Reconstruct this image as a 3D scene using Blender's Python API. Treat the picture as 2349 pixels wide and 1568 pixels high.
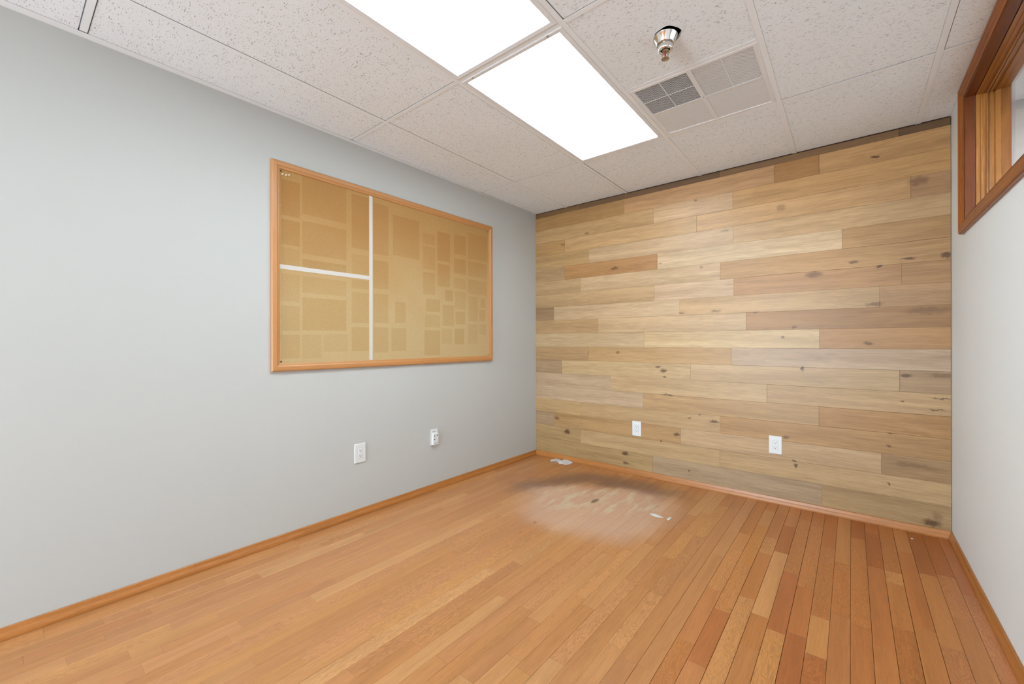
import bpy, bmesh, math, random
from mathutils import Matrix, Vector
PI = math.pi
random.seed(7)
for o in list(bpy.data.objects): bpy.data.objects.remove(o)
SC = bpy.context.scene
C = SC.collection

# ---------------------------------------------------------------- camera
CAM = Vector((2.4928, -3.4605, 1.1391)); YAW, PIT, ROL, FPX = -0.6814, 0.0004, -0.0015, 960.2927
fw = Vector((math.sin(YAW)*math.cos(PIT), math.cos(YAW)*math.cos(PIT), math.sin(PIT)))
rt = Vector((math.cos(YAW), -math.sin(YAW), 0)); up = rt.cross(fw)
r2 = rt*math.cos(ROL) + up*math.sin(ROL); u2 = -rt*math.sin(ROL) + up*math.cos(ROL)
cd = bpy.data.cameras.new('camera'); cam = bpy.data.objects.new('camera', cd); C.objects.link(cam)
cd.sensor_width = 36; cd.lens = 36*FPX/2349; cd.clip_start = 0.02
m = Matrix((r2, u2, -fw)).transposed().to_4x4(); m.translation = CAM
cam.matrix_world = m
SC.camera = cam

# ---------------------------------------------------------------- light and exposure
SC.view_settings.view_transform = 'Standard'; SC.view_settings.look = 'None'
SC.view_settings.gamma = 1; SC.view_settings.use_curve_mapping = False
SC.view_settings.exposure = 1.08
w = bpy.data.worlds.new('world'); SC.world = w; w.use_nodes = True
w.node_tree.nodes['Background'].inputs[0].default_value = (0.85, 0.92, 1.0, 1)
w.node_tree.nodes['Background'].inputs[1].default_value = 0.8
PANEL = 6.0          # radiance of the ceiling light lenses
def area(name, loc, rot, sx, sy, power, col=(1, 1, 1)):
    l = bpy.data.lights.new(name, 'AREA'); l.shape = 'RECTANGLE'; l.size = sx; l.size_y = sy
    l.energy = power; l.color = col
    o = bpy.data.objects.new(name, l); C.objects.link(o); o.location = loc; o.rotation_euler = rot
    return o
# added fill light outside the unseen rear window, tilted up towards the ceiling
area('rear_fill', (1.05, -8.38, 1.12), (PI/2+0.35, 0, 0), 1.8, 2.2, 152, (0.80, 0.91, 1.0))
area('next_room_fill', (4.2, -1.6, 2.40), (0, 0, 0), 1.2, 0.6, 62, (0.92, 0.97, 1.0))  # added unseen area light that brightens the room next door

# ---------------------------------------------------------------- room measures (metres, read from the photograph)
W, H, D = 2.9406, 2.4333, 8.2
T = 0.6096
GA, GB = 0.3631, 0.7922          # first grid tee from the left wall, first cross tee from the back wall
ZB = 0.048                       # baseboard height
LA = 0.0116                      # the left wall leaves the back wall a touch wider than square
THK = 0.14                       # right wall thickness

# ---------------------------------------------------------------- helpers
def lin(c):
    c = c/255.0
    return c/12.92 if c <= 0.04045 else ((c+0.055)/1.055)**2.4
def s(r, g, b, k=1.0): return (min(lin(r)*k, 1), min(lin(g)*k, 1), min(lin(b)*k, 1), 1)

class NT:
    def __init__(self, name):
        self.m = bpy.data.materials.new(name); self.m.use_nodes = True
        self.t = self.m.node_tree; self.n = self.t.nodes; self.b = self.n['Principled BSDF']
    def add(self, typ, ins=None, **kw):
        nd = self.n.new(typ)
        for k, v in kw.items(): setattr(nd, k, v)
        for k, v in (ins or {}).items():
            if isinstance(v, bpy.types.NodeSocket): self.t.links.new(v, nd.inputs[k])
            else: nd.inputs[k].default_value = v
        return nd
    def set(self, k, v):
        if isinstance(v, bpy.types.NodeSocket): self.t.links.new(v, self.b.inputs[k])
        else: self.b.inputs[k].default_value = v
    def math(self, op, a, b=0.0, clamp=False):
        return self.add('ShaderNodeMath', {0: a, 1: b}, operation=op, use_clamp=clamp).outputs[0]
    def vm(self, op, a, b=(0, 0, 0)):
        nd = self.add('ShaderNodeVectorMath', {0: a, 1: b}, operation=op)
        return nd.outputs['Value' if op in ('LENGTH', 'DOT_PRODUCT', 'DISTANCE') else 'Vector']
    def mr(self, v, a, b, c=0.0, d=1.0, smooth=True):
        nd = self.add('ShaderNodeMapRange', {0: v, 1: a, 2: b, 3: c, 4: d}, interpolation_type='SMOOTHSTEP' if smooth else 'LINEAR')
        return nd.outputs[0]
    def mix(self, f, a, b, blend='MIX'):
        nd = self.add('ShaderNodeMix', data_type='RGBA', blend_type=blend)
        for i, v in ((0, f), (6, a), (7, b)):
            if isinstance(v, bpy.types.NodeSocket): self.t.links.new(v, nd.inputs[i])
            else: nd.inputs[i].default_value = v
        return nd.outputs[2]
    def noise(self, vec, scale, detail=3, rough=0.5, dist=0.0):
        return self.add('ShaderNodeTexNoise', {'Vector': vec, 'Scale': scale, 'Detail': detail, 'Roughness': rough, 'Distortion': dist}).outputs[0]
    def bump(self, h, strength, dist=0.002):
        self.set('Normal', self.add('ShaderNodeBump', {'Height': h, 'Strength': strength, 'Distance': dist}).outputs[0])

def plain(name, col, rough=0.5, metal=0.0, spec=0.5, **kw):
    n = NT(name); n.set('Base Color', col); n.set('Roughness', rough); n.set('Metallic', metal); n.set('Specular IOR Level', spec)
    for k, v in kw.items(): n.set(k.replace('_', ' '), v)
    return n.m

def mesh_obj(name, verts, faces, mat, parent=None, loc=(0, 0, 0), smooth=False):
    me = bpy.data.meshes.new(name); me.from_pydata([tuple(v) for v in verts], [], faces); me.update()
    if mat: me.materials.append(mat)
    if smooth:
        for p in me.polygons: p.use_smooth = True
    o = bpy.data.objects.new(name, me); C.objects.link(o); o.location = loc
    if parent: o.parent = parent
    return o

class MB:
    """collects shapes for ONE mesh object"""
    def __init__(self): self.v = []; self.f = []
    def box(self, x0, x1, y0, y1, z0, z1):
        b = len(self.v)
        self.v += [(x0,y0,z0),(x1,y0,z0),(x1,y1,z0),(x0,y1,z0),(x0,y0,z1),(x1,y0,z1),(x1,y1,z1),(x0,y1,z1)]
        self.f += [tuple(b+i for i in q) for q in ((0,3,2,1),(4,5,6,7),(0,1,5,4),(1,2,6,5),(2,3,7,6),(3,0,4,7))]
        return self
    def loops(self, rings, closed=True, caps=True):
        """skin a list of rings (each the same number of points)"""
        b = len(self.v); n = len(rings[0])
        for r in rings: self.v += [tuple(p) for p in r]
        for i in range(len(rings)-1):
            for j in range(n if closed else n-1):
                k = (j+1) % n
                self.f.append((b+i*n+j, b+i*n+k, b+(i+1)*n+k, b+(i+1)*n+j))
        if caps:
            self.f.append(tuple(b+j for j in reversed(range(n))))
            self.f.append(tuple(b+(len(rings)-1)*n+j for j in range(n)))
        return self
    def lathe(self, prof, c=(0, 0, 0), n=32, caps=True):
        return self.loops([[(c[0]+r*math.cos(2*PI*j/n), c[1]+r*math.sin(2*PI*j/n), c[2]+z) for j in range(n)] for r, z in prof], caps=caps)
    def build(self, name, mat, parent=None, loc=(0, 0, 0), smooth=False):
        o = mesh_obj(name, self.v, self.f, mat, parent, loc, smooth)
        bm = bmesh.new(); bm.from_mesh(o.data); bmesh.ops.recalc_face_normals(bm, faces=bm.faces); bm.to_mesh(o.data); bm.free()
        if smooth:
            for p in o.data.polygons: p.use_smooth = True
        return o

def bevel(o, wd, seg=2):
    md = o.modifiers.new('bevel', 'BEVEL'); md.width = wd; md.segments = seg; md.limit_method = 'ANGLE'; md.angle_limit = 0.6
    return o
def struct(o): o['kind'] = 'structure'; return o
def empty(name, label, cat, loc=(0, 0, 0), rz=0, group=None):
    o = bpy.data.objects.new(name, None); C.objects.link(o); o.location = loc; o.rotation_euler = (0, 0, rz)
    o.empty_display_size = 0.05; o['label'] = label; o['category'] = cat
    if group: o['group'] = group
    return o
def tag(o, label, cat, group=None):
    o['label'] = label; o['category'] = cat
    if group: o['group'] = group
    return o

def pull(t, mean, k): return tuple(a+(b-a)*k for a, b in zip(t, mean))
def slab(axis_u, axis_v, axis_n, u0, u1, v0, v1, thick, ch, name, mat, parent, centre, color):
    """a board: chamfered front face, origin in the middle of the face; n points out of the surface"""
    hu, hv = (u1-u0)/2, (v1-v0)/2
    rings = [[(-hu, -hv, -thick), (hu, -hv, -thick), (hu, hv, -thick), (-hu, hv, -thick)],
             [(-hu, -hv, -ch), (hu, -hv, -ch), (hu, hv, -ch), (-hu, hv, -ch)],
             [(-hu+ch, -hv+ch, 0), (hu-ch, -hv+ch, 0), (hu-ch, hv-ch, 0), (-hu+ch, hv-ch, 0)]]
    U, V, N = Vector(axis_u), Vector(axis_v), Vector(axis_n)
    mb = MB().loops([[U*a+V*b+N*c for a, b, c in r] for r in rings])
    mb.f = mb.f[:8] + [mb.f[-1]]      # no hidden back face
    o = mb.build(name, mat, parent, centre)
    o.color = color
    return o

# ---------------------------------------------------------------- materials
def paint(name, col, rough=0.55, tex=0.06):
    n = NT(name); tc = n.add('ShaderNodeTexCoord').outputs['Object']
    big = n.noise(tc, 1.3, 2)
    n.set('Base Color', n.mix(big, tuple(c*0.985 for c in col[:3])+(1,), tuple(min(c*1.015, 1) for c in col[:3])+(1,)))
    n.set('Roughness', rough); n.set('Specular IOR Level', 0.3)
    n.bump(n.noise(tc, 260, 3), tex, 0.0008)
    return n.m
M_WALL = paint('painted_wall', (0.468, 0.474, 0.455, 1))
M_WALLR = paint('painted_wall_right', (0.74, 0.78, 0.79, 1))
M_NEXT = paint('next_room_paint', (0.66, 0.65, 0.65, 1))

def wood(name, stretch_axis, base=None, rough=0.42, grain=0.22, ring=0.0, fine=90.0, coarse=9.0, bump=0.08, knots=None, extra=None, spec=0.5, coat=0.0):
    n = NT(name)
    tc = n.add('ShaderNodeTexCoord').outputs['Object']
    oi = n.add('ShaderNodeObjectInfo')
    off = n.vm('SCALE', (13.1, 7.7, 5.3)); off.node.inputs['Scale'].default_value = 1
    rnd = oi.outputs['Random']
    n.t.links.new(n.math('MULTIPLY', rnd, 9.0), off.node.inputs['Scale'])
    v = n.vm('ADD', tc, off)
    st = [1.0, 1.0, 1.0]; st[stretch_axis] = 0.055
    vs = n.vm('MULTIPLY', v, tuple(st))
    warp = n.vm('SCALE', n.add('ShaderNodeTexNoise', {'Vector': v, 'Scale': 3.0, 'Detail': 2}).outputs[1]); warp.node.inputs['Scale'].default_value = 0.02
    vs2 = n.vm('ADD', vs, warp)
    g1 = n.noise(vs2, fine*2.2, 4, 0.65)
    g2 = n.noise(vs2, coarse*2.0, 4, 0.55, 0.6)
    f = n.math('ADD', n.math('MULTIPLY', g1, 0.5), n.math('MULTIPLY', g2, 0.5))
    if ring:
        st2 = [1.0, 1.0, 1.0]; st2[stretch_axis] = 0.16
        vr = n.vm('MULTIPLY', v, tuple(st2))
        wv = n.add('ShaderNodeTexWave', {'Vector': vr, 'Scale': 46.0, 'Distortion': 34.0, 'Detail': 2.5, 'Detail Scale': 0.8, 'Detail Roughness': 0.5}, wave_type='BANDS', bands_direction='DIAGONAL').outputs[1]
        msk = n.mr(n.math('FRACT', n.math('MULTIPLY', rnd, 7.31)), 0.45, 0.75, 0.15, 1.0)
        f = n.math('ADD', f, n.math('MULTIPLY', n.math('MULTIPLY', n.math('SUBTRACT', wv, 0.5), ring), msk))
    src = oi.outputs['Color'] if base is None else base
    lo = n.mix(1.0, src, (1-grain*1.25, 1-grain*1.45, 1-grain*1.7, 1), 'MULTIPLY')
    hi = n.mix(1.0, src, (1+grain*0.55, 1+grain*0.55, 1+grain*0.5, 1), 'MULTIPLY')
    col = n.mix(n.mr(f, 0.30, 0.70), lo, hi)
    pos = n.add('ShaderNodeNewGeometry').outputs['Position']
    if knots:
        wn = n.vm('SCALE', n.vm('SUBTRACT', n.add('ShaderNodeTexNoise', {'Vector': pos, 'Scale': 38.0, 'Detail': 3}).outputs[1], (0.5, 0.5, 0.5))); wn.node.inputs['Scale'].default_value = 0.035
        pw = n.vm('ADD', pos, wn)
        acc = None
        for kx, kz, rx, rz, dk in knots:
            d = n.vm('LENGTH', n.vm('MULTIPLY', n.vm('SUBTRACT', pw, (kx, 0, kz)), (1/rx, 0, 1/rz)))
            k = n.mr(d, 0.35, 1.15, min(dk*1.22, 0.95), 0.0)
            acc = k if acc is None else n.math('MAXIMUM', acc, k)
        col = n.mix(acc, col, s(78, 50, 26))
    rsock = n.mr(g1, 0.2, 0.8, rough*0.88, rough*1.15)
    if extra: col, rsock = extra(n, pos, col, rsock)
    n.set('Base Color', col); n.set('Roughness', rsock); n.set('Specular IOR Level', spec)
    if coat: n.set('Coat Weight', coat); n.set('Coat Roughness', 0.22)
    n.bump(g1, bump, 0.0012)
    return n.m

# knots in the plank wall: x, z, half width, half height, darkness
KN = [(1841,844,.011,.012,.85),(1992,787,.026,.012,.65),(1796,773,.012,.008,.6),(1822,749,.016,.007,.6),(1510,841,.026,.008,.6),(1522,850,.028,.014,.75),
 (1524,864,.022,.006,.6),(1866,630,.05,.018,.5),(1957,601,.024,.008,.6),(2018,610,.013,.008,.8),(2085,592,.035,.008,.75),(2173,584,.028,.016,.7),
 (2008,359,.024,.009,.8),(1792,476,.028,.022,.3),(1409,615,.036,.014,.55),(1346,535,.024,.009,.5),(1291,561,.022,.009,.5),(1662,529,.03,.007,.45),
 (1595,460,.012,.01,.5),(1515,604,.012,.007,.5),(1610,613,.016,.01,.4),(1643,713,.04,.008,.5),(1563,717,.022,.008,.5),(1417,808,.02,.012,.5),
 (1639,966,.034,.011,.75),(1582,958,.014,.006,.65),(1605,951,.012,.007,.5),(1553,996,.026,.012,.7),(1517,1011,.009,.008,.8),(1434,1040,.036,.016,.75),
 (1436,1061,.036,.010,.6),(1581,1079,.009,.007,.7),(1301,990,.034,.022,.7),(1277,958,.032,.018,.55),(1803,1002,.022,.012,.6),(1822,1056,.014,.007,.75),
 (1825,1068,.011,.011,.75),(2039,1022,.013,.008,.6),(2040,993,.012,.005,.6),(2038,1110,.006,.006,.7),(2138,1199,.04,.022,.7),(2150,1186,.022,.03,.3),
 (2077,861,.032,.010,.65),(2150,939,.034,.005,.6),(2160,914,.05,.004,.6),(2071,921,.012,.006,.6),(1531,905,.05,.007,.6),(2108,414,.05,.026,.4),
 (2005,698,.045,.012,.5),(2130,712,.12,.02,.35),(1735,716,.02,.006,.4),(2160,861,.06,.012,.35),(2095,1068,.12,.014,.35),(1350,809,.012,.02,.2)]
def bp_back(px, py):
    R = fw + r2*((px-1174.5)/FPX) - u2*((py-784)/FPX)
    t = -CAM.y/R.y; P = CAM + R*t
    return P.x, P.z
def bp_floor(px, py):
    R = fw + r2*((px-1174.5)/FPX) - u2*((py-784)/FPX)
    t = -CAM.z/R.z; P = CAM + R*t
    return P.x, P.y
knots = []
for px, py, rx, rz, dk in KN:
    x, z = bp_back(px, py); knots.append((x, z, rx*1.15, rz*1.3, dk))
M_PLANK = wood('oak_wall_plank', 0, grain=0.24, rough=0.37, fine=60, coarse=7, knots=knots, spec=0.38, bump=0.08)

def floor_wear(n, pos, col, rough):
    cx, cy, R = 1.09, -0.80, 0.60
    nz = n.vm('SCALE', n.vm('SUBTRACT', n.add('ShaderNodeTexNoise', {'Vector': pos, 'Scale': 3.2, 'Detail': 4, 'Roughness': 0.6}).outputs[1], (0.5, 0.5, 0.5))); nz.node.inputs['Scale'].default_value = 0.34
    p = n.vm('SUBTRACT', n.vm('ADD', pos, nz), (cx, cy, 0))
    p = n.vm('MULTIPLY', p, (1, 1, 0))
    d = n.math('DIVIDE', n.vm('LENGTH', p), R)
    sep = n.add('ShaderNodeSeparateXYZ', {0: p})
    back = n.math('ADD', n.math('MULTIPLY', sep.outputs[0], -0.50), n.math('MULTIPLY', sep.outputs[1], 0.86))
    # smoky ring on the side towards the planked wall
    ring = n.math('MULTIPLY', n.mr(d, 0.55, 0.86), n.mr(d, 1.28, 0.92))
    ring = n.math('MULTIPLY', ring, n.mr(back, 0.02, 0.34))
    col = n.mix(n.math('MULTIPLY', ring, 0.75), col, s(104, 76, 66))
    # finish worn away: pale, hazy
    pale = n.math('MULTIPLY', n.mr(d, 1.08, 0.62), n.mr(back, 0.50, 0.22))
    col = n.mix(n.math('MULTIPLY', pale, 0.62), col, s(196, 164, 142))
    st = n.noise(n.vm('MULTIPLY', pos, (16, 4.5, 1)), 1.0, 4, 0.6)
    bare = n.math('MULTIPLY', n.math('MULTIPLY', n.mr(st, 0.46, 0.62), n.mr(d, 0.85, 0.45)), n.mr(back, -0.22, -0.02))
    col = n.mix(n.math('MULTIPLY', bare, 0.85), col, s(196, 178, 148))
    # dark gouge
    gx, gy = bp_floor(1365, 1148)
    g = n.vm('LENGTH', n.vm('MULTIPLY', n.vm('SUBTRACT', n.vm('ADD', pos, n.vm('MULTIPLY', nz, (.04, .04, 0))), (gx, gy, 0)), (1/.022, 1/.06, 0)))
    col = n.mix(n.mr(g, 1.2, 0.5, 0, 0.85), col, s(95, 72, 52))
    gx, gy = bp_floor(1227, 1198)
    g = n.vm('LENGTH', n.vm('MULTIPLY', n.vm('SUBTRACT', pos, (gx, gy, 0)), (1/.010, 1/.016, 0)))
    col = n.mix(n.mr(g, 1.2, 0.5, 0, 0.6), col, s(95, 72, 52))
    rough = n.math('ADD', rough, n.math('MULTIPLY', pale, 0.22))
    return col, rough
M_FLOOR = wood('oak_strip_floor', 1, grain=0.17, ring=0.24, rough=0.36, fine=70, coarse=8, extra=floor_wear, spec=0.5, bump=0.06)
M_BASE = wood('stained_baseboard', 0, base=s(172, 112, 56), grain=0.22, rough=0.30, fine=80, coarse=9, spec=0.4)
M_BASE_Y = wood('stained_baseboard_side', 1, base=s(172, 112, 56), grain=0.22, rough=0.30, fine=80, coarse=9, spec=0.4)
M_TRIMX = wood('window_oak_x', 0, base=s(146, 82, 30), grain=0.28, rough=0.30, fine=70, coarse=12, spec=0.4)
M_TRIMY = wood('window_oak_y', 1, base=s(146, 82, 30), grain=0.28, rough=0.30, fine=70, coarse=12, spec=0.4)
M_TRIMZ = wood('window_oak_z', 2, base=s(146, 82, 30), grain=0.28, rough=0.30, fine=70, coarse=12, spec=0.4)
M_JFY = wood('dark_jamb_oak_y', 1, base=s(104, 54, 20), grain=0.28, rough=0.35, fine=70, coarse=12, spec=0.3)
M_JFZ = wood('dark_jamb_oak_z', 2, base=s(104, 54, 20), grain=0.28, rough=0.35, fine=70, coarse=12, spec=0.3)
M_JY = wood('amber_jamb_oak_y', 1, base=s(156, 98, 36), grain=0.25, rough=0.32, fine=70, coarse=12, spec=0.4)
M_JZ = wood('amber_jamb_oak_z', 2, base=s(160, 106, 46), grain=0.25, rough=0.32, fine=70, coarse=12, spec=0.4)
M_FRAMEY = wood('board_frame_y', 1, base=s(180, 126, 74), grain=0.10, rough=0.35, fine=70, coarse=9)
M_FRAMEZ = wood('board_frame_z', 2, base=s(180, 126, 74), grain=0.10, rough=0.35, fine=70, coarse=9)
M_DARKGAP = plain('shadow_gap', s(58, 36, 20), 0.9)
M_PLENUM = plain('dark_plenum', (0.012, 0.012, 0.012, 1), 0.9)
M_WHITE = plain('white_plastic', (0.66, 0.67, 0.67, 1), 0.35)
M_HOLE = plain('dark_slot', (0.02, 0.02, 0.02, 1), 0.6)
M_TEE = plain('white_enamel_tee', (0.80, 0.85, 0.89, 1), 0.45, 0.0, 0.4)
M_FIXT = plain('fixture_enamel', (0.74, 0.77, 0.80, 1), 0.42, 0.0, 0.4)
M_CHROME = plain('chrome', (0.80, 0.80, 0.79, 1), 0.14, 1.0)
M_BRASS = plain('dull_brass', (0.42, 0.38, 0.30, 1), 0.32, 1.0)
M_RED = plain('red_glass', (0.42, 0.015, 0.05, 1), 0.08)

def tile_mat():
    n = NT('fissured_ceiling_tile')
    tc = n.add('ShaderNodeNewGeometry').outputs['Position']
    oi = n.add('ShaderNodeObjectInfo').outputs['Random']
    off = n.vm('SCALE', (3.1, 2.7, 0)); n.t.links.new(n.math('MULTIPLY', oi, 11.0), off.node.inputs['Scale'])
    v = n.vm('ADD', tc, off)
    wv = n.vm('SCALE', n.vm('SUBTRACT', n.add('ShaderNodeTexNoise', {'Vector': v, 'Scale': 60.0, 'Detail': 1}).outputs[1], (.5, .5, .5))); wv.node.inputs['Scale'].default_value = 0.010
    v2 = n.vm('ADD', v, wv)
    fis = n.noise(n.vm('MULTIPLY', v2, (80, 330, 1)), 1.0, 1.0, 0.5)
    pin = n.noise(v2, 330.0, 1.0, 0.5)
    zone = n.mr(n.noise(v, 28.0, 2), 0.35, 0.6, 0.03, -0.015)
    f1 = n.mr(n.math('ADD', fis, zone), 0.346, 0.305)
    f2 = n.mr(pin, 0.31, 0.25, 0.0, 0.55)
    hole = n.math('MAXIMUM', f1, f2)
    base = n.mix(n.noise(v, 3.0, 3), (0.82, 0.88, 0.93, 1), (0.85, 0.91, 0.96, 1))
    grit = n.noise(v, 420.0, 2)
    base = n.mix(n.mr(grit, .3, .7, 0, 1), n.mix(1.0, base, (.93, .93, .93, 1), 'MULTIPLY'), base)
    n.set('Base Color', n.mix(n.math('MULTIPLY', hole, 0.66), base, (0.20, 0.185, 0.17, 1)))
    n.set('Roughness', 0.92); n.set('Specular IOR Level', 0.15)
    h = n.math('SUBTRACT', n.math('MULTIPLY', grit, 0.18), hole)
    n.bump(h, 0.6, 0.002)
    return n.m
M_TILE = tile_mat()

# ---------------------------------------------------------------- floor: slab + strip boards
fl = MB().box(-0.12, W+0.02, -D, 0.14, -0.10, -0.0125).build('floor', M_DARKGAP); struct(fl)
SW = 0.0651
X0 = 2.2277 - 34*SW
STRIPS = [(X0+k*SW, X0+(k+1)*SW) for k in range(0, 45)]
FT = [(190,128,74),(196,136,82),(184,120,66),(178,112,60),(200,144,90),(172,102,54),(188,124,76),(194,132,70),(180,116,70),(206,152,98)]
FW = [4,4,5,5,2,3,4,4,4,1]
# boards read from the photograph on the strips by the right wall: strip -> [(px,py) of joints], tones
def fy(px, py): return bp_floor(px, py)[1]
HAND = {34: ([fy(1795,1180), fy(1752,1295), fy(1705,1420)], [(182,114,64),(188,124,72),(172,100,56),(200,142,84)]),
        35: ([fy(1822,1195), fy(1790,1330), fy(1800,1445)], [(184,116,64),(192,126,74),(180,110,60),(170,98,54)]),
        36: ([fy(1885,1250), fy(1870,1412), fy(1880,1507)], [(176,104,54),(186,120,68),(206,146,88),(172,102,56)]),
        37: ([fy(1905,1285)], [(196,134,80),(184,116,62)]),
        38: ([fy(1970,1235), fy(1955,1430)], [(160,88,44),(186,118,64),(182,114,64)]),
        39: ([fy(1995,1224), fy(2005,1300), fy(2030,1487)], [(178,104,56),(160,88,44),(184,114,64),(190,122,68)]),
        40: ([fy(2050,1312), fy(2060,1340)], [(186,118,66),(208,148,90),(190,124,68)]),
        41: ([fy(2070,1265), fy(2110,1440)], [(196,130,78),(182,112,60),(192,126,70)]),
        42: ([fy(2110,1215), fy(2130,1318)], [(180,106,56),(164,92,48),(194,130,74)]),
        43: ([fy(2165,1320)], [(168,94,50),(190,124,74)]),
        44: ([fy(2200,1360)], [(184,112,68),(196,130,84)])}
FK = 0.86
floor_count = 0
rest = MB()
for k, (xa, xb) in enumerate(STRIPS):
    xa = max(xa, -0.0) if k else -0.06; xb = min(xb, W-0.001)
    g = random.choice([0.0004, 0.0006, 0.0006, 0.0010]) if k >= 29 else random.choice([0.0001, 0.00015, 0.0003])
    ymin = -8.18
    if k in HAND:
        js = [0.0] + sorted(HAND[k][0], reverse=True); tones = list(HAND[k][1])
    else: js = [0.0]; tones = []
    y = js[-1]
    if len(js) == 1: y -= random.uniform(0.1, 0.7); js.append(y)
    while y > ymin+0.2:
        y -= random.choice([random.uniform(0.22, 0.5), random.uniform(0.4, 1.0), random.uniform(0.6, 1.1)]); js.append(max(y, ymin))
    for i in range(len(js)-1):
        y1, y0 = js[i], js[i+1]
        # first y visible at this strip: the bottom edge of the frame
        vis = -3.75 + 2.6*(xa/W)
        t = tones[i] if i < len(tones) else random.choices(FT, FW)[0]
        if k not in HAND or i >= len(tones):
            j = random.uniform(-5, 5); t = tuple(c+j for c in t)
        if y1 > vis and floor_count < 298 and y0 < y1:
            slab((1,0,0), (0,1,0), (0,0,1), xa+g, xb-g, y0+0.00015, y1-0.00015, 0.0125, 0.0005, 'floor_board', M_FLOOR, fl,
                 ((xa+xb)/2, (y0+y1)/2, 0), s(*pull(t, (192, 118, 58) if k >= 30 else (196, 142, 92), 0.28 if k >= 30 else 0.5), FK)); floor_count += 1
        else:
            rest.box(xa+g, xb-g, y0+0.0005, y1-0.0005, -0.0125, 0.0)
ro = rest.build('floor_board', M_FLOOR, fl); ro['kind'] = 'stuff'; ro.color = s(188, 124, 72, FK)

# ---------------------------------------------------------------- back wall: substrate + oak planks
wb = MB().box(-0.14, W+2.4, 0.0125, 0.14, -0.10, H+0.4).build('wall_back', M_WALL); struct(wb)
ROW0, RH = 0.189, 0.1293
PL = [  # rows from the floor up: joints, tones
 ([1.201,2.339], [(172,146,104),(170,150,124),(168,142,104)]),
 ([.515,1.716], [(178,152,110),(182,156,116),(186,158,118)]),
 ([.218,1.425,2.636], [(168,144,118),(176,142,98),(192,164,128),(162,132,96)]),
 ([.520,1.718], [(180,152,110),(184,156,116),(176,138,92)]),
 ([1.117,2.324], [(186,164,140),(184,152,110),(174,132,84)]),
 ([.822,2.024], [(184,162,138),(192,166,128),(188,158,118)]),
 ([.310,1.504,2.720], [(166,142,114),(192,168,128),(192,166,130),(164,138,108)]),
 ([.599,1.794], [(174,144,106),(178,146,102),(186,164,142)]),
 ([1.126,2.327], [(192,170,136),(202,178,138),(174,132,86)]),
 ([.698,1.895], [(172,142,104),(190,164,130),(164,124,80)]),
 ([.219,1.421,2.629], [(154,126,98),(194,170,138),(188,158,118),(178,142,104)]),
 ([1.216,1.812,2.729], [(180,152,114),(194,168,140),(170,130,88),(170,132,90)]),
 ([.518,1.720], [(174,148,112),(188,164,132),(174,138,94)]),
 ([.344,1.242,2.447], [(164,138,102),(164,122,78),(200,178,146),(174,138,94)]),
 ([.605,1.810], [(172,142,98),(188,162,130),(186,156,116)]),
 ([.345,1.551,2.771], [(158,124,80),(180,148,106),(178,142,98),(154,120,88)]),
 ([1.210,1.807], [(172,142,100),(188,158,122),(170,132,84)]),
 ([.952,2.071,2.327], [(152,118,74),(172,134,96),(152,110,62),(172,134,88)]),
]
PK = 0.87
for r, (js, tones) in enumerate(PL):
    z0 = 0.012 if r == 0 else ROW0 + RH*(r-1)
    z1 = ROW0 + RH*r
    xs = [0.0] + js + [W-0.003]
    for i in range(len(xs)-1):
        pr = random.choice([0, 0, 0.0006, 0.0012])
        g = random.choice([0.00012, 0.0002, 0.0005])
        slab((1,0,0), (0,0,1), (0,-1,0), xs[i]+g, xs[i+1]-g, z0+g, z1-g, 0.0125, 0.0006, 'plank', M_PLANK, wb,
             ((xs[i]+xs[i+1])/2, -pr, (z0+z1)/2), s(*pull(tones[i], (180, 138, 90), 0.22), PK*(1.18 if r >= 15 else 1.06 if r >= 12 else 1.0)))  # upper rows coloured brighter to offset the dim grazing light there
# dark strip under the ceiling
tr = None
M_STRIP = wood('dark_strip_oak', 0, grain=0.30, rough=0.55, fine=60, coarse=8)
t1 = MB().box(0.0, W-0.001, 0.0045, 0.0125, ROW0+RH*17+0.001, H+0.03).build('trim_1', M_DARKGAP); struct(t1)
for xa, xb, tn in ((0.0, .505, (112,82,46)), (.505, 1.715, (106,78,46)), (1.715, 2.72, (118,86,50)), (2.72, W-0.003, (92,64,32))):
    slab((1,0,0), (0,0,1), (0,-1,0), xa+.0004, xb-.0004, ROW0+RH*17+0.0005, H-0.0025, 0.004, 0.0006, 'plank', M_STRIP, t1, ((xa+xb)/2, 0.0005, (ROW0+RH*17+H-0.002)/2), s(*tn))

# ---------------------------------------------------------------- left wall, slightly out of square
RL = Matrix.Rotation(-LA, 4, 'Z')
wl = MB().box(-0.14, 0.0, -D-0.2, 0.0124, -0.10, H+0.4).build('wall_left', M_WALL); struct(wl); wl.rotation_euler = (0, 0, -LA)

# ---------------------------------------------------------------- right wall with the high window opening
WY0, WY1 = -2.05, -0.375        # clear opening along y
WZ0, WZ1 = 1.745, 2.372
mb = MB()
mb.box(W, W+THK, WY1, 0.0124, -0.10, H+0.4).box(W, W+THK, -D, WY0, -0.10, H+0.4)
mb.box(W, W+THK, WY0, WY1, -0.10, WZ0).box(W, W+THK, WY0, WY1, WZ1, H+0.4)
wr = mb.build('wall_right', M_WALLR); struct(wr)
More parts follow.
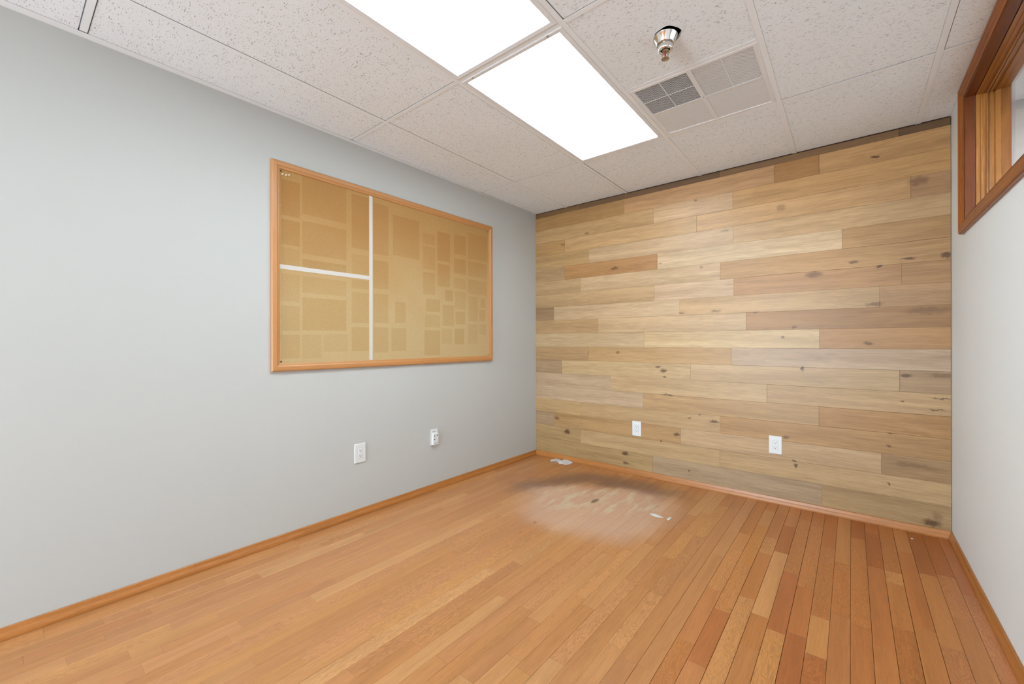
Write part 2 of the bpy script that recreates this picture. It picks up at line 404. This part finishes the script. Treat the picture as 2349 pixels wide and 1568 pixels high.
# ---------------------------------------------------------------- wall behind the camera; window opening added to let the fill light in
FX0, FX1, FZ0, FZ1 = 0.12, 1.98, 0.05, 2.20
mb = MB().box(-0.14, FX0, -D-0.14, -D, -0.10, H+0.4).box(FX1, W+0.14, -D-0.14, -D, -0.10, H+0.4)
mb.box(FX0, FX1, -D-0.14, -D, -0.10, FZ0).box(FX0, FX1, -D-0.14, -D, FZ1, H+0.4)
wf = mb.build('wall_front', M_WALL); struct(wf)
fr = MB()
for a in ((FX0-.06, FX0+.01, FZ0-.06, FZ1+.06), (FX1-.01, FX1+.06, FZ0-.06, FZ1+.06), (FX0, FX1, FZ0-.06, FZ0+.01), (FX0, FX1, FZ1-.01, FZ1+.06), (1.13, 1.17, FZ0, FZ1)):
    fr.box(a[0], a[1], -D-0.005, -D+0.018, a[2], a[3])
w2 = fr.build('added_window', M_TRIMX); struct(w2)  # frame of the added window, out of view

# ---------------------------------------------------------------- baseboards (profile swept along the wall)
def base_profile(t=0.016, h=ZB):
    p = [(0, 0), (t*.9, 0), (t*.9, 0.0016), (t, 0.0016), (t, 0.010), (t*0.94, 0.016), (t*0.80, 0.023), (t*0.62, 0.030), (t*0.52, 0.038), (t*0.44, h-0.003), (t*0.30, h), (0, h)]
    return p
def base_run(name, mat, p0, p1, out, mitre0=0, mitre1=0):
    p0, p1, out = Vector(p0), Vector(p1), Vector(out); d = (p1-p0).normalized()
    rings = []
    for P, mt, sg in ((p0, mitre0, 1), (p1, mitre1, -1)):
        rings.append([P + out*a + Vector((0, 0, b)) + d*sg*mt*a for a, b in base_profile()])
    o = MB().loops(rings).build(name, mat); return struct(o)
base_run('baseboard_back', M_BASE, (0.001, -0.0015, 0), (W-0.001, -0.0015, 0), (0, -1, 0), 1, 1)
lw = lambda y, x=0.0: (RL @ Vector((x, y, 0)))
base_run('baseboard_left', M_BASE_Y, lw(-0.0015, 0.0005), lw(-D+.02, 0.0005), (1, 0, 0), 1, 0)
base_run('baseboard_right', M_BASE_Y, (W-0.0005, -0.0015, 0), (W-0.0005, -D+.02, 0), (-1, 0, 0), 1, 0)

# ---------------------------------------------------------------- window_1: casings, frame, stops, glass
def rect_frame(y0, y1, z0, z1, prof, name, mats, parent, label=None):
    """four mitred members round a rectangle in the plane of the right wall.
       prof: list of (inset towards the opening centre, x)"""
    cs = [(y1, z0, -1, 1), (y1, z1, -1, -1), (y0, z1, 1, -1), (y0, z0, 1, 1)]
    outs = []
    for i in range(4):
        a, b = cs[i], cs[(i+1) % 4]
        rings = [[(x, c[0]+c[2]*d, c[1]+c[3]*d) for d, x in prof] for c in (a, b)]
        o = MB().loops(rings).build(name, mats[0] if i % 2 == 0 else mats[1], parent)
        if label: o['label'] = label
        outs.append(o)
    return outs
win = empty('window_1', '', ''); del win['label']; del win['category']; struct(win)
CY0, CY1, CZ0, CZ1 = WY0-0.060, -0.325, 1.690, 2.4325
zz = (M_TRIMZ, M_TRIMY)
cas = [(0, W), (0, W-.012), (.003, W-.018), (.010, W-.021), (.020, W-.021), (.024, W-.0175), (.030, W-.017), (.036, W-.019), (.042, W-.016), (.048, W-.011), (.058, W-.010), (.060, W-.008), (.060, W)]
rect_frame(CY0, CY1, CZ0, CZ1, cas, 'casing', zz, win)
IY0, IY1, IZ0, IZ1 = CY0+.0602, CY1-.0602, CZ0+.0602, CZ1-.0602
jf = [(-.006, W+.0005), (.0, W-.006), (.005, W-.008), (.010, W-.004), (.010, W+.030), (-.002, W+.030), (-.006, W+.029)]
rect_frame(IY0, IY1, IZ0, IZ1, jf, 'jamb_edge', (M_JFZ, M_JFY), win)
jam = [(-.004, W+.0335), (.012, W+.0335), (.012, W+.048), (.017, W+.050), (.017, W+.054), (.012, W+.056), (.012, W+.098), (.017, W+.100), (.017, W+.104), (.012, W+.106), (.012, W+THK+.006), (.0, W+THK+.006), (-.004, W+THK-.0005)]
rect_frame(IY0, IY1, IZ0, IZ1, jam, 'jamb', (M_JZ, M_JY), win)
stp = [(.0122, W+.066), (.018, W+.067), (.020, W+.070), (.018, W+.073), (.0122, W+.0735)]
rect_frame(IY0, IY1, IZ0, IZ1, stp, 'glass_stop', (M_JZ, M_JY), win)
stp2 = [(.0122, W+.0785), (.018, W+.079), (.020, W+.082), (.018, W+.085), (.0122, W+.086)]
rect_frame(IY0, IY1, IZ0, IZ1, stp2, 'glass_stop', (M_JZ, M_JY), win)
gl = NT('window_glass'); gl.set('Base Color', (0.97, 0.98, 0.98, 1)); gl.set('Roughness', 0.0); gl.set('Transmission Weight', 1.0); gl.set('IOR', 1.12)
# thin pane: shadow rays pass too
MB().box(W+.0742, W+.0778, IY0+.0125, IY1-.0125, IZ0+.0125, IZ1-.0125).build('pane', gl.m, win)
cas2 = [(d, 2*W+THK-x) for d, x in cas]
rect_frame(CY0, CY1, CZ0, CZ1, cas2, 'casing', zz, win)

# ---------------------------------------------------------------- the room next door, seen through the window
nx0, nx1 = W+THK, W+THK+2.2
o = MB().box(nx0, nx1, -D, 0.0, -0.1, -0.012).build('next_room_floor', plain('next_room_carpet', s(120, 110, 100), 0.95)); struct(o)
o = MB().box(nx1, nx1+.1, -D, 0.1, -0.1, H+.4).build('next_room_wall', M_NEXT); struct(o)
o = MB().box(nx0, nx1, -D-.1, -D, -0.1, H+.4).build('next_room_wall', M_NEXT); struct(o)
o = MB().box(nx0, nx1, -0.0, 0.0120, -0.012, H).build('next_room_wall', M_NEXT); struct(o)
o = MB().box(nx0, nx1, -D, 0.0, H, H+.02).build('next_room_ceiling', plain('next_room_ceiling_paint', (0.72, 0.70, 0.69, 1), 0.8)); struct(o)

# ---------------------------------------------------------------- suspended ceiling
ce = MB().box(-0.14, W+.02, -D-.14, 0.14, H+0.25, H+0.30).build('ceiling', M_PLENUM); struct(ce)
XS = [0.0] + [GA+k*T for k in range(5)] + [W]
YS = [0.0, -GB, -GB-2*T, -GB-4*T, -GB-6*T, -GB-8*T, -GB-10*T, -GB-12*T, -D]
FLG = 0.012                      # half of the tee's face width
TH = 0.016
AN = 0.006
def tile_rect(x0, x1, y0, y1, hole=None):
    zt = H + random.choice([0.0022, 0.0030, 0.0045])
    e = 0.0035
    cx, cy = (x0+x1)/2, (y0+y1)/2
    j = random.uniform(-0.0012, 0.0012), random.uniform(-0.0012, 0.0012)
    if not hole:
        # rabbeted edge: a thin shadow gap shows beside some of the tees
        def gap(at_wall, p=.45): return (AN if at_wall else FLG) + (random.choice([.0024, .0030, .0036]) if random.random() < p else .0004)
        ga = (gap(x0 < .01), gap(x1 > W-.01), gap(False, .3), .006 if y1 > -.01 else gap(False, .85))
        def rc(a, b, c, d, z): return [(x0+a, y0+c, z), (x1-b, y0+c, z), (x1-b, y1-d, z), (x0+a, y1-d, z)]
        MB().loops([rc(e, e, e, e, H+TH), rc(e, e, e, e, H+.0145), rc(*ga, H+.0145), rc(*ga, H+.0018)]).build('ceiling_tile', M_TILE, ce)
        return
    hx, hy, hr = hole
    N = 48; rings = []
    angs = [2*PI*i/N for i in range(N)]
    X0_, X1_, Y0_, Y1_ = x0+e, x1-e, y0+e, y1-e
    cor = [math.atan2(b-hy, a-hx) % (2*PI) for a in (X0_, X1_) for b in (Y0_, Y1_)]
    angs = sorted(angs + cor)
    def ray(a):
        dx, dy = math.cos(a), math.sin(a); ts = []
        if dx > 1e-9: ts.append((X1_-hx)/dx)
        if dx < -1e-9: ts.append((X0_-hx)/dx)
        if dy > 1e-9: ts.append((Y1_-hy)/dy)
        if dy < -1e-9: ts.append((Y0_-hy)/dy)
        t = min(ts); return hx+dx*t, hy+dy*t
    outr = [ray(a) for a in angs]; inr = [(hx+hr*math.cos(a)*(1+.06*math.sin(3*a)), hy+hr*math.sin(a)*(1+.05*math.cos(5*a))) for a in angs]
    rings = [[(x, y, zt+TH) for x, y in outr], [(x, y, zt) for x, y in outr], [(x, y, zt) for x, y in inr], [(x, y, zt+TH) for x, y in inr]]
    MB().loops(rings, caps=False).build('ceiling_tile', M_TILE, ce)
SPX, SPY = 1.880, -1.668
for i in range(len(XS)-1):
    for j in range(len(YS)-1):
        x0, x1, y1, y0 = XS[i], XS[i+1], YS[j], YS[j+1]
        if i == 2 and j in (1, 2, 4): continue           # light fixtures
        if i == 3 and j == 1:                          # vent and sprinkler tile share this bay
            tile_rect(x0, x1, y0, y0+T, (SPX+.0085, SPY-.001, 0.0555)); continue
        if j == 2 and i == 3: tile_rect(x0, x1, y0, y1); continue
        tile_rect(x0, x1, y0, y1)
# tees: parts of the ceiling
def tee_y(x, y0, y1):
    MB().box(x-FLG, x+FLG, y0, y1, H, H+0.0012).box(x-.0015, x+.0015, y0, y1, H+0.0012, H+0.035).build('grid_tee', M_TEE, ce)
def tee_x(y, x0, x1):
    MB().box(x0, x1, y-FLG, y+FLG, H+0.0002, H+0.0013).box(x0, x1, y-.0015, y+.0015, H+0.0013, H+0.035).build('grid_tee', M_TEE, ce)
for x in XS[1:-1]: tee_y(x, -D+.002, -0.002)
for y in YS[1:-1]:
    for i in range(len(XS)-1): tee_x(y, XS[i]+FLG+.0003, XS[i+1]-FLG-.0003)
tee_x(-GB-T, GA+2*T+FLG+.0003, GA+3*T-FLG-.0003)
# wall angle
AN = 0.006
MB().box(-0.06, AN, -D+.002, 0.0, H, H+0.001).build('wall_angle', M_TEE, ce)
MB().box(W-AN, W, -D+.002, 0.0, H, H+0.001).build('wall_angle', M_TEE, ce)

# ---------------------------------------------------------------- ceiling lights
ln = NT('lit_prismatic_lens')
ln.b.inputs['Base Color'].default_value = (0.8, 0.8, 0.8, 1); ln.set('Roughness', 0.4)
ln.set('Emission Color', (0.78, 0.915, 1.0, 1)); ln.set('Emission Strength', PANEL)
M_LENS = ln.m
def ceiling_light(y0, label):
    x0, x1 = GA+T+FLG, GA+2*T-FLG; y1 = y0+2*T-2*FLG
    r = empty('ceiling_light', label, 'ceiling light', ((x0+x1)/2, (y0+y1)/2, H), 0, 'recessed troffer lights in the ceiling grid')
    lx, ly = x1-x0, y1-y0; hx, hy = lx/2-.0008, ly/2-.0008
    # housing: open box above the lens
    mb = MB(); zt = 0.11
    mb.box(-hx, hx, -hy, hy, zt, zt+.002)
    mb.box(-hx, -hx+.002, -hy, hy, .002, zt).box(hx-.002, hx, -hy, hy, .002, zt).box(-hx, hx, -hy, -hy+.002, .002, zt).box(-hx, hx, hy-.002, hy, .002, zt)
    mb.build('housing', M_FIXT, r)
    f = 0.026
    def ring(d, z): return [(-hx+d, -hy+d, z), (hx-d, -hy+d, z), (hx-d, hy-d, z), (-hx+d, hy-d, z)]
    mb = MB(); pr = [ring(0, .003), ring(0, -.0015), ring(.004, -.003), ring(f-.004, -.0015), ring(f-.001, .0025), ring(f-.001, .006), ring(0, .006)]
    mb.loops(pr, caps=False); mb.build('door_frame', M_FIXT, r)
    MB().box(-hx+f-.003, hx-f+.003, -hy+f-.003, hy-f+.003, .0035, .006).build('lens', M_LENS, r)
    for sx in (-0.22, 0.22):
        MB().box(sx-.006, sx+.006, -hy+.002, -hy+.010, -.0042, -.0014).build('latch', M_CHROME, r)
    return r
ceiling_light(-GB-2*T+FLG, 'lit rectangular ceiling light nearest the planked wall, seen whole, beside the air grille')
ceiling_light(-GB-4*T+FLG, 'lit rectangular ceiling light cut off by the top of the photo')
ceiling_light(-GB-8*T+FLG, 'added unseen ceiling light behind the camera')  # extra fixture out of view, added for its light and bounce

# ---------------------------------------------------------------- air grille
vx0, vx1, vy0, vy1 = GA+2*T+FLG+.0005, GA+3*T-FLG-.0005, -GB-T+FLG+.0005, -GB-FLG-.0005
vent = empty('air_grille', 'square perforated metal air grille in the ceiling beside the light, one quarter showing dark', 'vent', ((vx0+vx1)/2, (vy0+vy1)/2, H))
hx = (vx1-vx0)/2; hy = (vy1-vy0)/2
def vring(d, z): return [(-hx+d, -hy+d, z), (hx-d, -hy+d, z), (hx-d, hy-d, z), (-hx+d, hy-d, z)]
MB().loops([vring(0, .0045), vring(0, .0005), vring(.004, -.0010), vring(.020, -.0010), vring(.022, .0015), vring(.022, .0045)], caps=False).build('frame', M_FIXT, vent)
MB().box(-.011, .011, -hy+.021, hy-.021, -.0004, .0012).box(-hx+.021, -.011, -.006, .006, -.0004, .0012).box(.011, hx-.021, -.006, .006, -.0004, .0012).build('cross_rail', M_FIXT, vent)
def lattice(x0, x1, y0, y1, pitch, bar, z=.0015):
    """diagonal lattice clipped to a rectangle: a perforated sheet"""
    mb = MB()
    for sg in (1, -1):
        # lines x*sg + y = c
        cmin, cmax = min(x0*sg, x1*sg)+y0, max(x0*sg, x1*sg)+y1
        k = cmin
        st = pitch*math.sqrt(2)
        while k < cmax:
            pts = []
            for xx in (x0, x1):
                yy = k-xx*sg
                if y0-1e-9 <= yy <= y1+1e-9: pts.append((xx, yy))
            for yy in (y0, y1):
                xx = (k-yy)/sg
                if x0+1e-9 < xx < x1-1e-9: pts.append((xx, yy))
            if len(pts) >= 2:
                zz = z if sg > 0 else z+.0007; a, b = Vector((*pts[0], zz)), Vector((*pts[1], zz))
                if (b-a).length > 0.002:
                    nrm = Vector((1, sg, 0)).normalized()*bar/2 if True else 0
                    nrm = Vector((-(b-a).y, (b-a).x, 0)).normalized()*bar/2
                    up_ = Vector((0, 0, .0006))
                    i0 = len(mb.v)
                    mb.v += [tuple(a-nrm), tuple(b-nrm), tuple(b+nrm), tuple(a+nrm), tuple(a-nrm+up_), tuple(b-nrm+up_), tuple(b+nrm+up_), tuple(a+nrm+up_)]
                    mb.f += [tuple(i0+q for q in w_) for w_ in ((0,1,2,3),(4,7,6,5),(0,4,5,1),(2,6,7,3))]
            k += st
    return mb
# quarters: far from the wall (y low) two open quarters, near the wall two blank ones
Q = {'dark': (-hx+.021, -.011, -hy+.021, -.006), 'grey': (.011, hx-.021, -hy+.021, -.006), 'bl': (-hx+.021, -.011, .006, hy-.021), 'br': (.011, hx-.021, .006, hy-.021)}
M_BLACK = plain('duct_black', (0.01, 0.01, 0.01, 1), 0.8)
M_DUCT = plain('duct_grey', (0.10, 0.095, 0.09, 1), 0.7)
M_BACKL = plain('duct_light', (0.50, 0.48, 0.455, 1), 0.5)
for nm, pit, bar, back in (('dark', .0080, .0017, M_BLACK), ('grey', .0080, .0042, M_DUCT), ('bl', .0080, .0056, M_BACKL), ('br', .0080, .0056, M_BACKL)):
    q = Q[nm]
    o = lattice(*q, pit, bar).build('perforated_screen', M_FIXT, vent)
    if nm == 'dark': o['label'] = 'open quarter with black duct behind'
    zb_ = .012 if nm in ('dark', 'grey') else .0032
    MB().box(q[0], q[1], q[2], q[3], zb_, zb_+.001).build('back_plate', back, vent)
    mz = -.0002 if nm == 'dark' else .0011
    mx, my = (q[0]+q[1])/2, (q[2]+q[3])/2
    MB().box(mx-.0022, mx+.0022, q[2], q[3], mz, .0014).box(q[0], mx-.0022, my-.0012, my+.0012, mz, .0014).box(mx+.0022, q[1], my-.0012, my+.0012, mz, .0014).build('mullion', M_FIXT, vent)
MB().box(-hx+.001, -hx+.003, -hy+.001, hy-.001, .004, .10).box(hx-.003, hx-.001, -hy+.001, hy-.001, .004, .10).box(-hx+.003, hx-.003, -hy+.001, -hy+.003, .004, .10).box(-hx+.003, hx-.003, hy-.003, hy-.001, .004, .10).box(-hx+.001, hx-.001, -hy+.001, hy-.001, .10, .102).build('housing', M_BLACK, vent)
MB().lathe([(.0035, 0), (.0035, -.0015), (.002, -.0022)], (0.0, -.004, -.0004), 12).build('screw', M_BRASS, vent, smooth=False)

# ---------------------------------------------------------------- sprinkler
sp = empty('sprinkler_head', 'chrome fire sprinkler head hanging from the ceiling tile beside the air grille', 'sprinkler', (SPX, SPY, H))
MB().lathe([(.0475, .004), (.0490, .000), (.0490, -.0015), (.0465, -.003), (.0375, -.030), (.0350, -.033), (.0340, -.034), (.0330, -.031), (.0430, .002)], n=48, caps=False).build('escutcheon', M_CHROME, sp, smooth=True)
MB().lathe([(.0270, -.018), (.0285, -.030), (.0300, -.040), (.0300, -.052), (.0275, -.058), (.0215, -.060), (.0190, -.054), (.0190, -.040)], n=40, caps=False).build('inner_cup', M_CHROME, sp, smooth=True)
MB().lathe([(.0355, -.029), (.0262, -.031), (.0262, -.0285)], n=40, caps=False).build('ledge', M_CHROME, sp, smooth=True)
MB().lathe([(.010, .03), (.010, -.046), (.013, -.048), (.013, -.058), (.008, -.062)], n=24).build('pipe_nipple', M_BRASS, sp, smooth=False)
mb = MB()
for sg in (-1, 1):
    pts = [(.010*sg, -.058), (.0135*sg, -.066), (.0130*sg, -.078), (.006*sg, -.090), (.002*sg, -.0935)]
    mb.loops([[(x+dx, dy, z) for dx, dy in ((-.0014, -.002), (.0014, -.002), (.0014, .002), (-.0014, .002))] for x, z in pts])
mb.build('yoke', M_BRASS, sp)
MB().lathe([(.0016, -.060), (.0034, -.064), (.0034, -.084), (.0016, -.089)], n=14).build('glass_bulb', M_RED, sp, smooth=True)
mb = MB().lathe([(.004, -.090), (.006, -.094), (.006, -.0955)], n=16)
for k in range(12):
    a = 2*PI*k/12; c, s_ = math.cos(a), math.sin(a)
    P = lambda r_, t_, z_: (r_*c-t_*s_, r_*s_+t_*c, z_)
    mb.loops([[P(.004, -.0010, -.0945), P(.004, .0010, -.0945), P(.004, .0010, -.0957), P(.004, -.0010, -.0957)], [P(.0165, -.0032, -.0925), P(.0165, .0032, -.0925), P(.0165, .0032, -.0937), P(.0165, -.0032, -.0937)]])
mb.build('deflector', M_BRASS, sp)

# ---------------------------------------------------------------- cork board on the left wall (in the wall's own frame)
BO = -1.585
board = empty('cork_board', 'wide oak-framed cork notice board with paper ghosts, hung on the pale left wall', 'notice board', tuple(RL @ Vector((0.0, BO, 1.57))), -LA)
by0, by1, bz0, bz1 = -2.494-BO, -.672-BO, .976-1.57, 2.166-1.57
FWD = .044
cs = [(by0, bz0, 1, 1), (by1, bz0, -1, 1), (by1, bz1, -1, -1), (by0, bz1, 1, -1)]
pf = [(0, .0005), (0, .016), (.003, .020), (.010, .0215), (.026, .0215), (.032, .018), (.038, .0165), (.0435, .0145), (FWD, .011), (FWD, .0005)]
for i in range(4):
    a, b = cs[i], cs[(i+1) % 4]
    MB().loops([[(x, c[0]+c[2]*d, c[1]+c[3]*d) for d, x in pf] for c in (a, b)]).build('frame', M_FRAMEY if i % 2 == 0 else M_FRAMEZ, board)
# cork face: cells toned by the paper that used to hang there
def bp_left(px, py):
    nrm = Vector((1, -LA, 0)); R = fw + r2*((px-1174.5)/FPX) - u2*((py-784)/FPX)
    t = (0.01-nrm.dot(CAM))/nrm.dot(R); P = RL.inverted() @ (CAM+R*t); return P.y-BO, P.z-1.57
ZS = 1916/660.0
PT = [(130,255,200,440),(130,255,465,635),(130,255,655,775),(130,255,830,1015),(130,255,1045,1215),(130,255,1240,1400),
 (272,565,180,435),(272,565,480,700),(272,565,735,800),(272,565,850,960),(272,565,990,1210),(272,400,1240,1400),(412,575,1235,1355),
 (600,715,300,660),(600,715,700,830),(600,715,870,930),(600,715,955,1160),(600,715,1190,1350),
 (745,845,360,700),(745,845,740,930),(745,845,965,1160),(745,845,1190,1360),
 (875,1050,440,710),(890,960,1020,1160),(865,965,1195,1350),
 (1075,1155,560,630),(1075,1155,645,800),(1075,1155,820,970),(1095,1190,1000,1085),(1090,1190,1105,1190),(1085,1190,1210,1380),
 (1170,1255,550,745),(1172,1255,765,915),(1225,1275,940,1015),(1205,1282,1040,1180),(1200,1270,1200,1300),
 (1282,1360,570,700),(1282,1360,730,830),(1282,1360,860,930),(1288,1360,950,1070),(1292,1355,1085,1170),(1285,1350,1200,1305),
 (1375,1500,560,730),(1375,1500,750,850),(1375,1500,870,965),(1378,1440,985,1150),(1460,1490,1000,1060),(1450,1490,1075,1150),(1450,1495,1170,1240),(1375,1440,1170,1300)]
patches = []
for xl, xr, yt, yb in PT:
    ya, z1_ = bp_left(600+xl/ZS, 340+yt/ZS); _, z0_ = bp_left(600+xl/ZS, 340+yb/ZS); yb_, _ = bp_left(600+xr/ZS, 340+yt/ZS)
    patches.append((ya, yb_, z0_, z1_, random.uniform(0.45, 0.95)))
cy0, cy1, cz0, cz1 = by0+FWD-.002, by1-FWD+.002, bz0+FWD-.002, bz1-FWD+.002
us = sorted(set([cy0, cy1] + [min(max(v, cy0), cy1) for p in patches for v in p[:2]])); vs_ = sorted(set([cz0, cz1] + [min(max(v, cz0), cz1) for p in patches for v in p[2:4]]))
us = [v for i, v in enumerate(us) if i == 0 or v-us[i-1] > 1e-5]; vs_ = [v for i, v in enumerate(vs_) if i == 0 or v-vs_[i-1] > 1e-5]
verts = [(.0095, u, v) for v in vs_ for u in us]; faces = []; vals = []
for j in range(len(vs_)-1):
    for i in range(len(us)-1):
        n_ = len(us); faces.append((j*n_+i, j*n_+i+1, (j+1)*n_+i+1, (j+1)*n_+i))
        mu, mv = (us[i]+us[i+1])/2, (vs_[j]+vs_[j+1])/2; t = 0.0
        for p in patches:
            if p[0] < mu < p[1] and p[2] < mv < p[3]: t = p[4]
        vals.append(t)
cn = NT('cork_face')
at = cn.add('ShaderNodeAttribute', attribute_name='ghost').outputs['Fac']
tc = cn.add('ShaderNodeTexCoord').outputs['Object']
fib = cn.noise(cn.vm('MULTIPLY', tc, (1, 1.0, 1.0)), 190, 4, 0.7)
sep = cn.add('ShaderNodeSeparateXYZ', {0: tc})
fade = cn.mr(cn.math('ADD', sep.outputs[2], cn.math('MULTIPLY', cn.noise(tc, 2.5, 3), 0.5)), -0.15, 0.75)
lt = cn.mix(fade, s(186, 161, 118), s(174, 134, 82)); dk = cn.mix(fade, s(177, 148, 101), s(163, 118, 66))
colr = cn.mix(at, lt, dk)
colr = cn.mix(cn.mr(fib, 0.3, 0.7), cn.mix(1.0, colr, (.84, .83, .80, 1), 'MULTIPLY'), colr)
cn.set('Base Color', colr); cn.set('Roughness', 0.85); cn.set('Specular IOR Level', 0.2); cn.bump(fib, 0.25, 0.0015)
cf = mesh_obj('cork_face', verts, faces, cn.m, board)
atr = cf.data.attributes.new('ghost', 'FLOAT', 'FACE')
for i, v in enumerate(vals): atr.data[i].value = v
MB().box(.0005, .0090, cy0, cy1, cz0, cz1).build('backing', M_DARKGAP, board)
M_TAPE = plain('white_tape', (0.55, 0.52, 0.48, 1), 0.6, spec=0.3)
MB().box(.0096, .0103, -1.874-.0125-BO, -1.874+.0125-BO, cz0+.004, cz1-.003).build('tape_strip', M_TAPE, board)
mb = MB(); i0 = len(mb.v)
mb.box(.0096, .0106, by0+FWD+.002, -1.886-BO, -.0125, .0125)
ot = mb.build('tape_strip', M_TAPE, board)
for yy, zz_ in ((by0+FWD+.008, bz1-FWD-.010), (by1-FWD-.008, bz1-FWD-.010), (by1-FWD-.008, bz0+FWD+.010), (by0+FWD+.008, bz0+FWD+.010)):
    o = MB().lathe([(.0045, 0), (.0045, .0012), (.003, .0022)], n=12).build('screw', M_HOLE, board, (.0096, yy, zz_)); o.rotation_euler = (0, PI/2, 0)
# push pins
M_PIN = plain('cream_pin', (0.80, 0.74, 0.62, 1), 0.3)
PLAB = ['cream push pin in the top left corner of the cork board, left one', 'cream push pin in the top left corner of the cork board, middle one', 'cream push pin in the top left corner of the cork board, right one']
for i, (px, py) in enumerate(((647, 400), (655, 402), (662, 402))):
    y_, z_ = bp_left(px, py)
    o = MB().lathe([(.0045, 0), (.0045, .0015), (.0022, .003), (.0022, .008), (.0038, .0095), (.0038, .0115), (.002, .0125)], n=12).build('push_pin', M_PIN, None, tuple(RL @ Vector((.0097, y_+BO, z_+1.57))), True)
    o.rotation_euler = (0, PI/2, -LA); tag(o, PLAB[i], 'push pin', 'push pins on the cork board')

# ---------------------------------------------------------------- outlets
def outlet(name_label, loc, rz, wid=.079, hgt=.126):
    """plate faces local +x"""
    r = empty('power_outlet', name_label, 'outlet', loc, rz, 'white duplex power outlets on the walls')
    def rr(wd, hg, x, rad=.004):
        pts = []
        for cx_, cz_, a0 in ((wd-rad, hg-rad, 0), (-wd+rad, hg-rad, PI/2), (-wd+rad, -hg+rad, PI), (wd-rad, -hg+rad, 3*PI/2)):
            for k in range(4):
                a = a0 + k*PI/6; pts.append((x, cx_+rad*math.cos(a), cz_+rad*math.sin(a)))
        return pts
    w_, h_ = wid/2, hgt/2
    MB().loops([rr(w_, h_, 0.0), rr(w_, h_, .0030), rr(w_-.003, h_-.003, .0058), rr(.0178, .0345, .0058, .002), rr(.0178, .0345, .0040, .002)]).build('wall_plate', M_WHITE, r)
    MB().loops([rr(.0168, .0335, .0042, .002), rr(.0168, .0335, .0064, .002), rr(.0160, .0327, .0070, .002)]).build('receptacle', M_WHITE, r)
    for sg in (1, -1):
        f = MB().loops([rr(.0135, .0125, .0069, .005), rr(.0130, .0120, .0080, .005)]).build('socket', M_WHITE, r, (0, 0, sg*.0168))
        MB().box(.0078, .0083, -.0072, -.0052, -.001, .007).box(.0078, .0083, .0052, .0068, -.0005, .006).build('slot', M_HOLE, f)
        o = MB().lathe([(.0026, 0), (.0026, .0006)], n=12).build('ground_hole', M_HOLE, f, (.0078, 0, -.0065)); o.rotation_euler = (0, PI/2, 0)
    for zz_ in (h_-.009, -h_+.009):
        o = MB().lathe([(.0022, 0), (.0020, .0008)], n=10).build('screw', M_WHITE, r, (.0056, 0, zz_)); o.rotation_euler = (0, PI/2, 0)
    return r
outlet('white power outlet low on the pale left wall below the cork board', tuple(RL @ Vector((0.0003, -1.951, .411))), -LA)
outlet('white power outlet on the planked wall, the left one nearer the corner', (1.063, -.0012, .398), -PI/2)
outlet('white power outlet on the planked wall, the right one near a small knot', (2.0755, -.0012, .413), -PI/2)
# jack box
jb = empty('jack_box', 'small white raised jack box with dark round ports on the left wall', 'jack box', tuple(RL @ Vector((0.0003, -1.328, .408))), -LA)
o = MB().box(0, .004, -.034, .034, -.060, .062).build('base_plate', M_WHITE, jb); bevel(o, .0012)
o = MB().box(.004, .024, -.026, .026, -.056, .030).build('cover', M_WHITE, jb); bevel(o, .002)
for yy, zz_ in ((-.012, .012), (.012, .016), (-.012, -.014)):
    o = MB().lathe([(.0048, 0), (.0048, .0006)], n=14).build('port', M_HOLE, jb, (.0238, yy, zz_)); o.rotation_euler = (0, PI/2, 0)
MB().box(.0238, .0244, -.020, .020, -.044, -.041).build('seam', plain('grey_seam', (0.25, 0.24, 0.23, 1), 0.6), jb)
MB().box(.0038, .0046, -.018, .014, .040, .045).build('slot', plain('grey_slot', (0.35, 0.35, 0.34, 1), 0.6), jb)

# ---------------------------------------------------------------- scraps on the floor
M_SCRAP = plain('white_scrap', (0.62, 0.61, 0.60, 1), 0.6)
def scrap(pts, z, label, h=.004, name='floor_scrap'):
    P = [bp_floor(*p) for p in pts]
    cx_ = sum(p[0] for p in P)/len(P); cy_ = sum(p[1] for p in P)/len(P)
    n_ = len(P); v = []; f = []
    rnd = random.Random(len(pts)*7+int(pts[0][0]))
    for lvl, zz_ in ((0, z), (1, z+.0008)):
        for p in P: v.append((p[0]-cx_, p[1]-cy_, zz_ + (rnd.uniform(0, h) if lvl else 0)))
    v.append((0, 0, z+.0008+h)); v.append((0, 0, z))
    for i in range(n_):
        k = (i+1) % n_
        f += [(i, k, n_+k, n_+i), (n_+i, n_+k, 2*n_), (k, i, 2*n_+1)]
    o = mesh_obj(name, v, f, M_SCRAP, None, (cx_, cy_, 0)); return tag(o, label, 'scrap', 'white scraps on the floor')
scrap([(1263,1057.5),(1275,1053),(1283,1053.5),(1290,1057),(1294,1054.5),(1304,1058),(1315,1061),(1306,1064.5),(1297,1066),(1290,1063),(1283,1063.5),(1277,1057.5)], .0005,
      'crumpled white scrap on the floor against the planked wall, near the corner', .012)
scrap([(1490,1178),(1502,1178),(1512,1182),(1523,1187),(1512,1187),(1498,1183)], .0005, 'thin white scrap on the floor at the right of the worn patch, larger of two', .003)
scrap([(1530,1190),(1537,1186),(1541,1187),(1537,1192),(1531,1194)], .0005, 'tiny white scrap on the floor right of the worn patch, smaller of two', .003)
x_, y_ = bp_floor(2092, 1236)
o = MB().lathe([(.002, .0003), (.0045, .002), (.0045, .004), (.002, .006)], n=12).build('bead', M_SCRAP, None, (x_, y_, 0), True); tag(o, 'tiny cream bead on the floorboards by the planked wall, right side', 'bead')
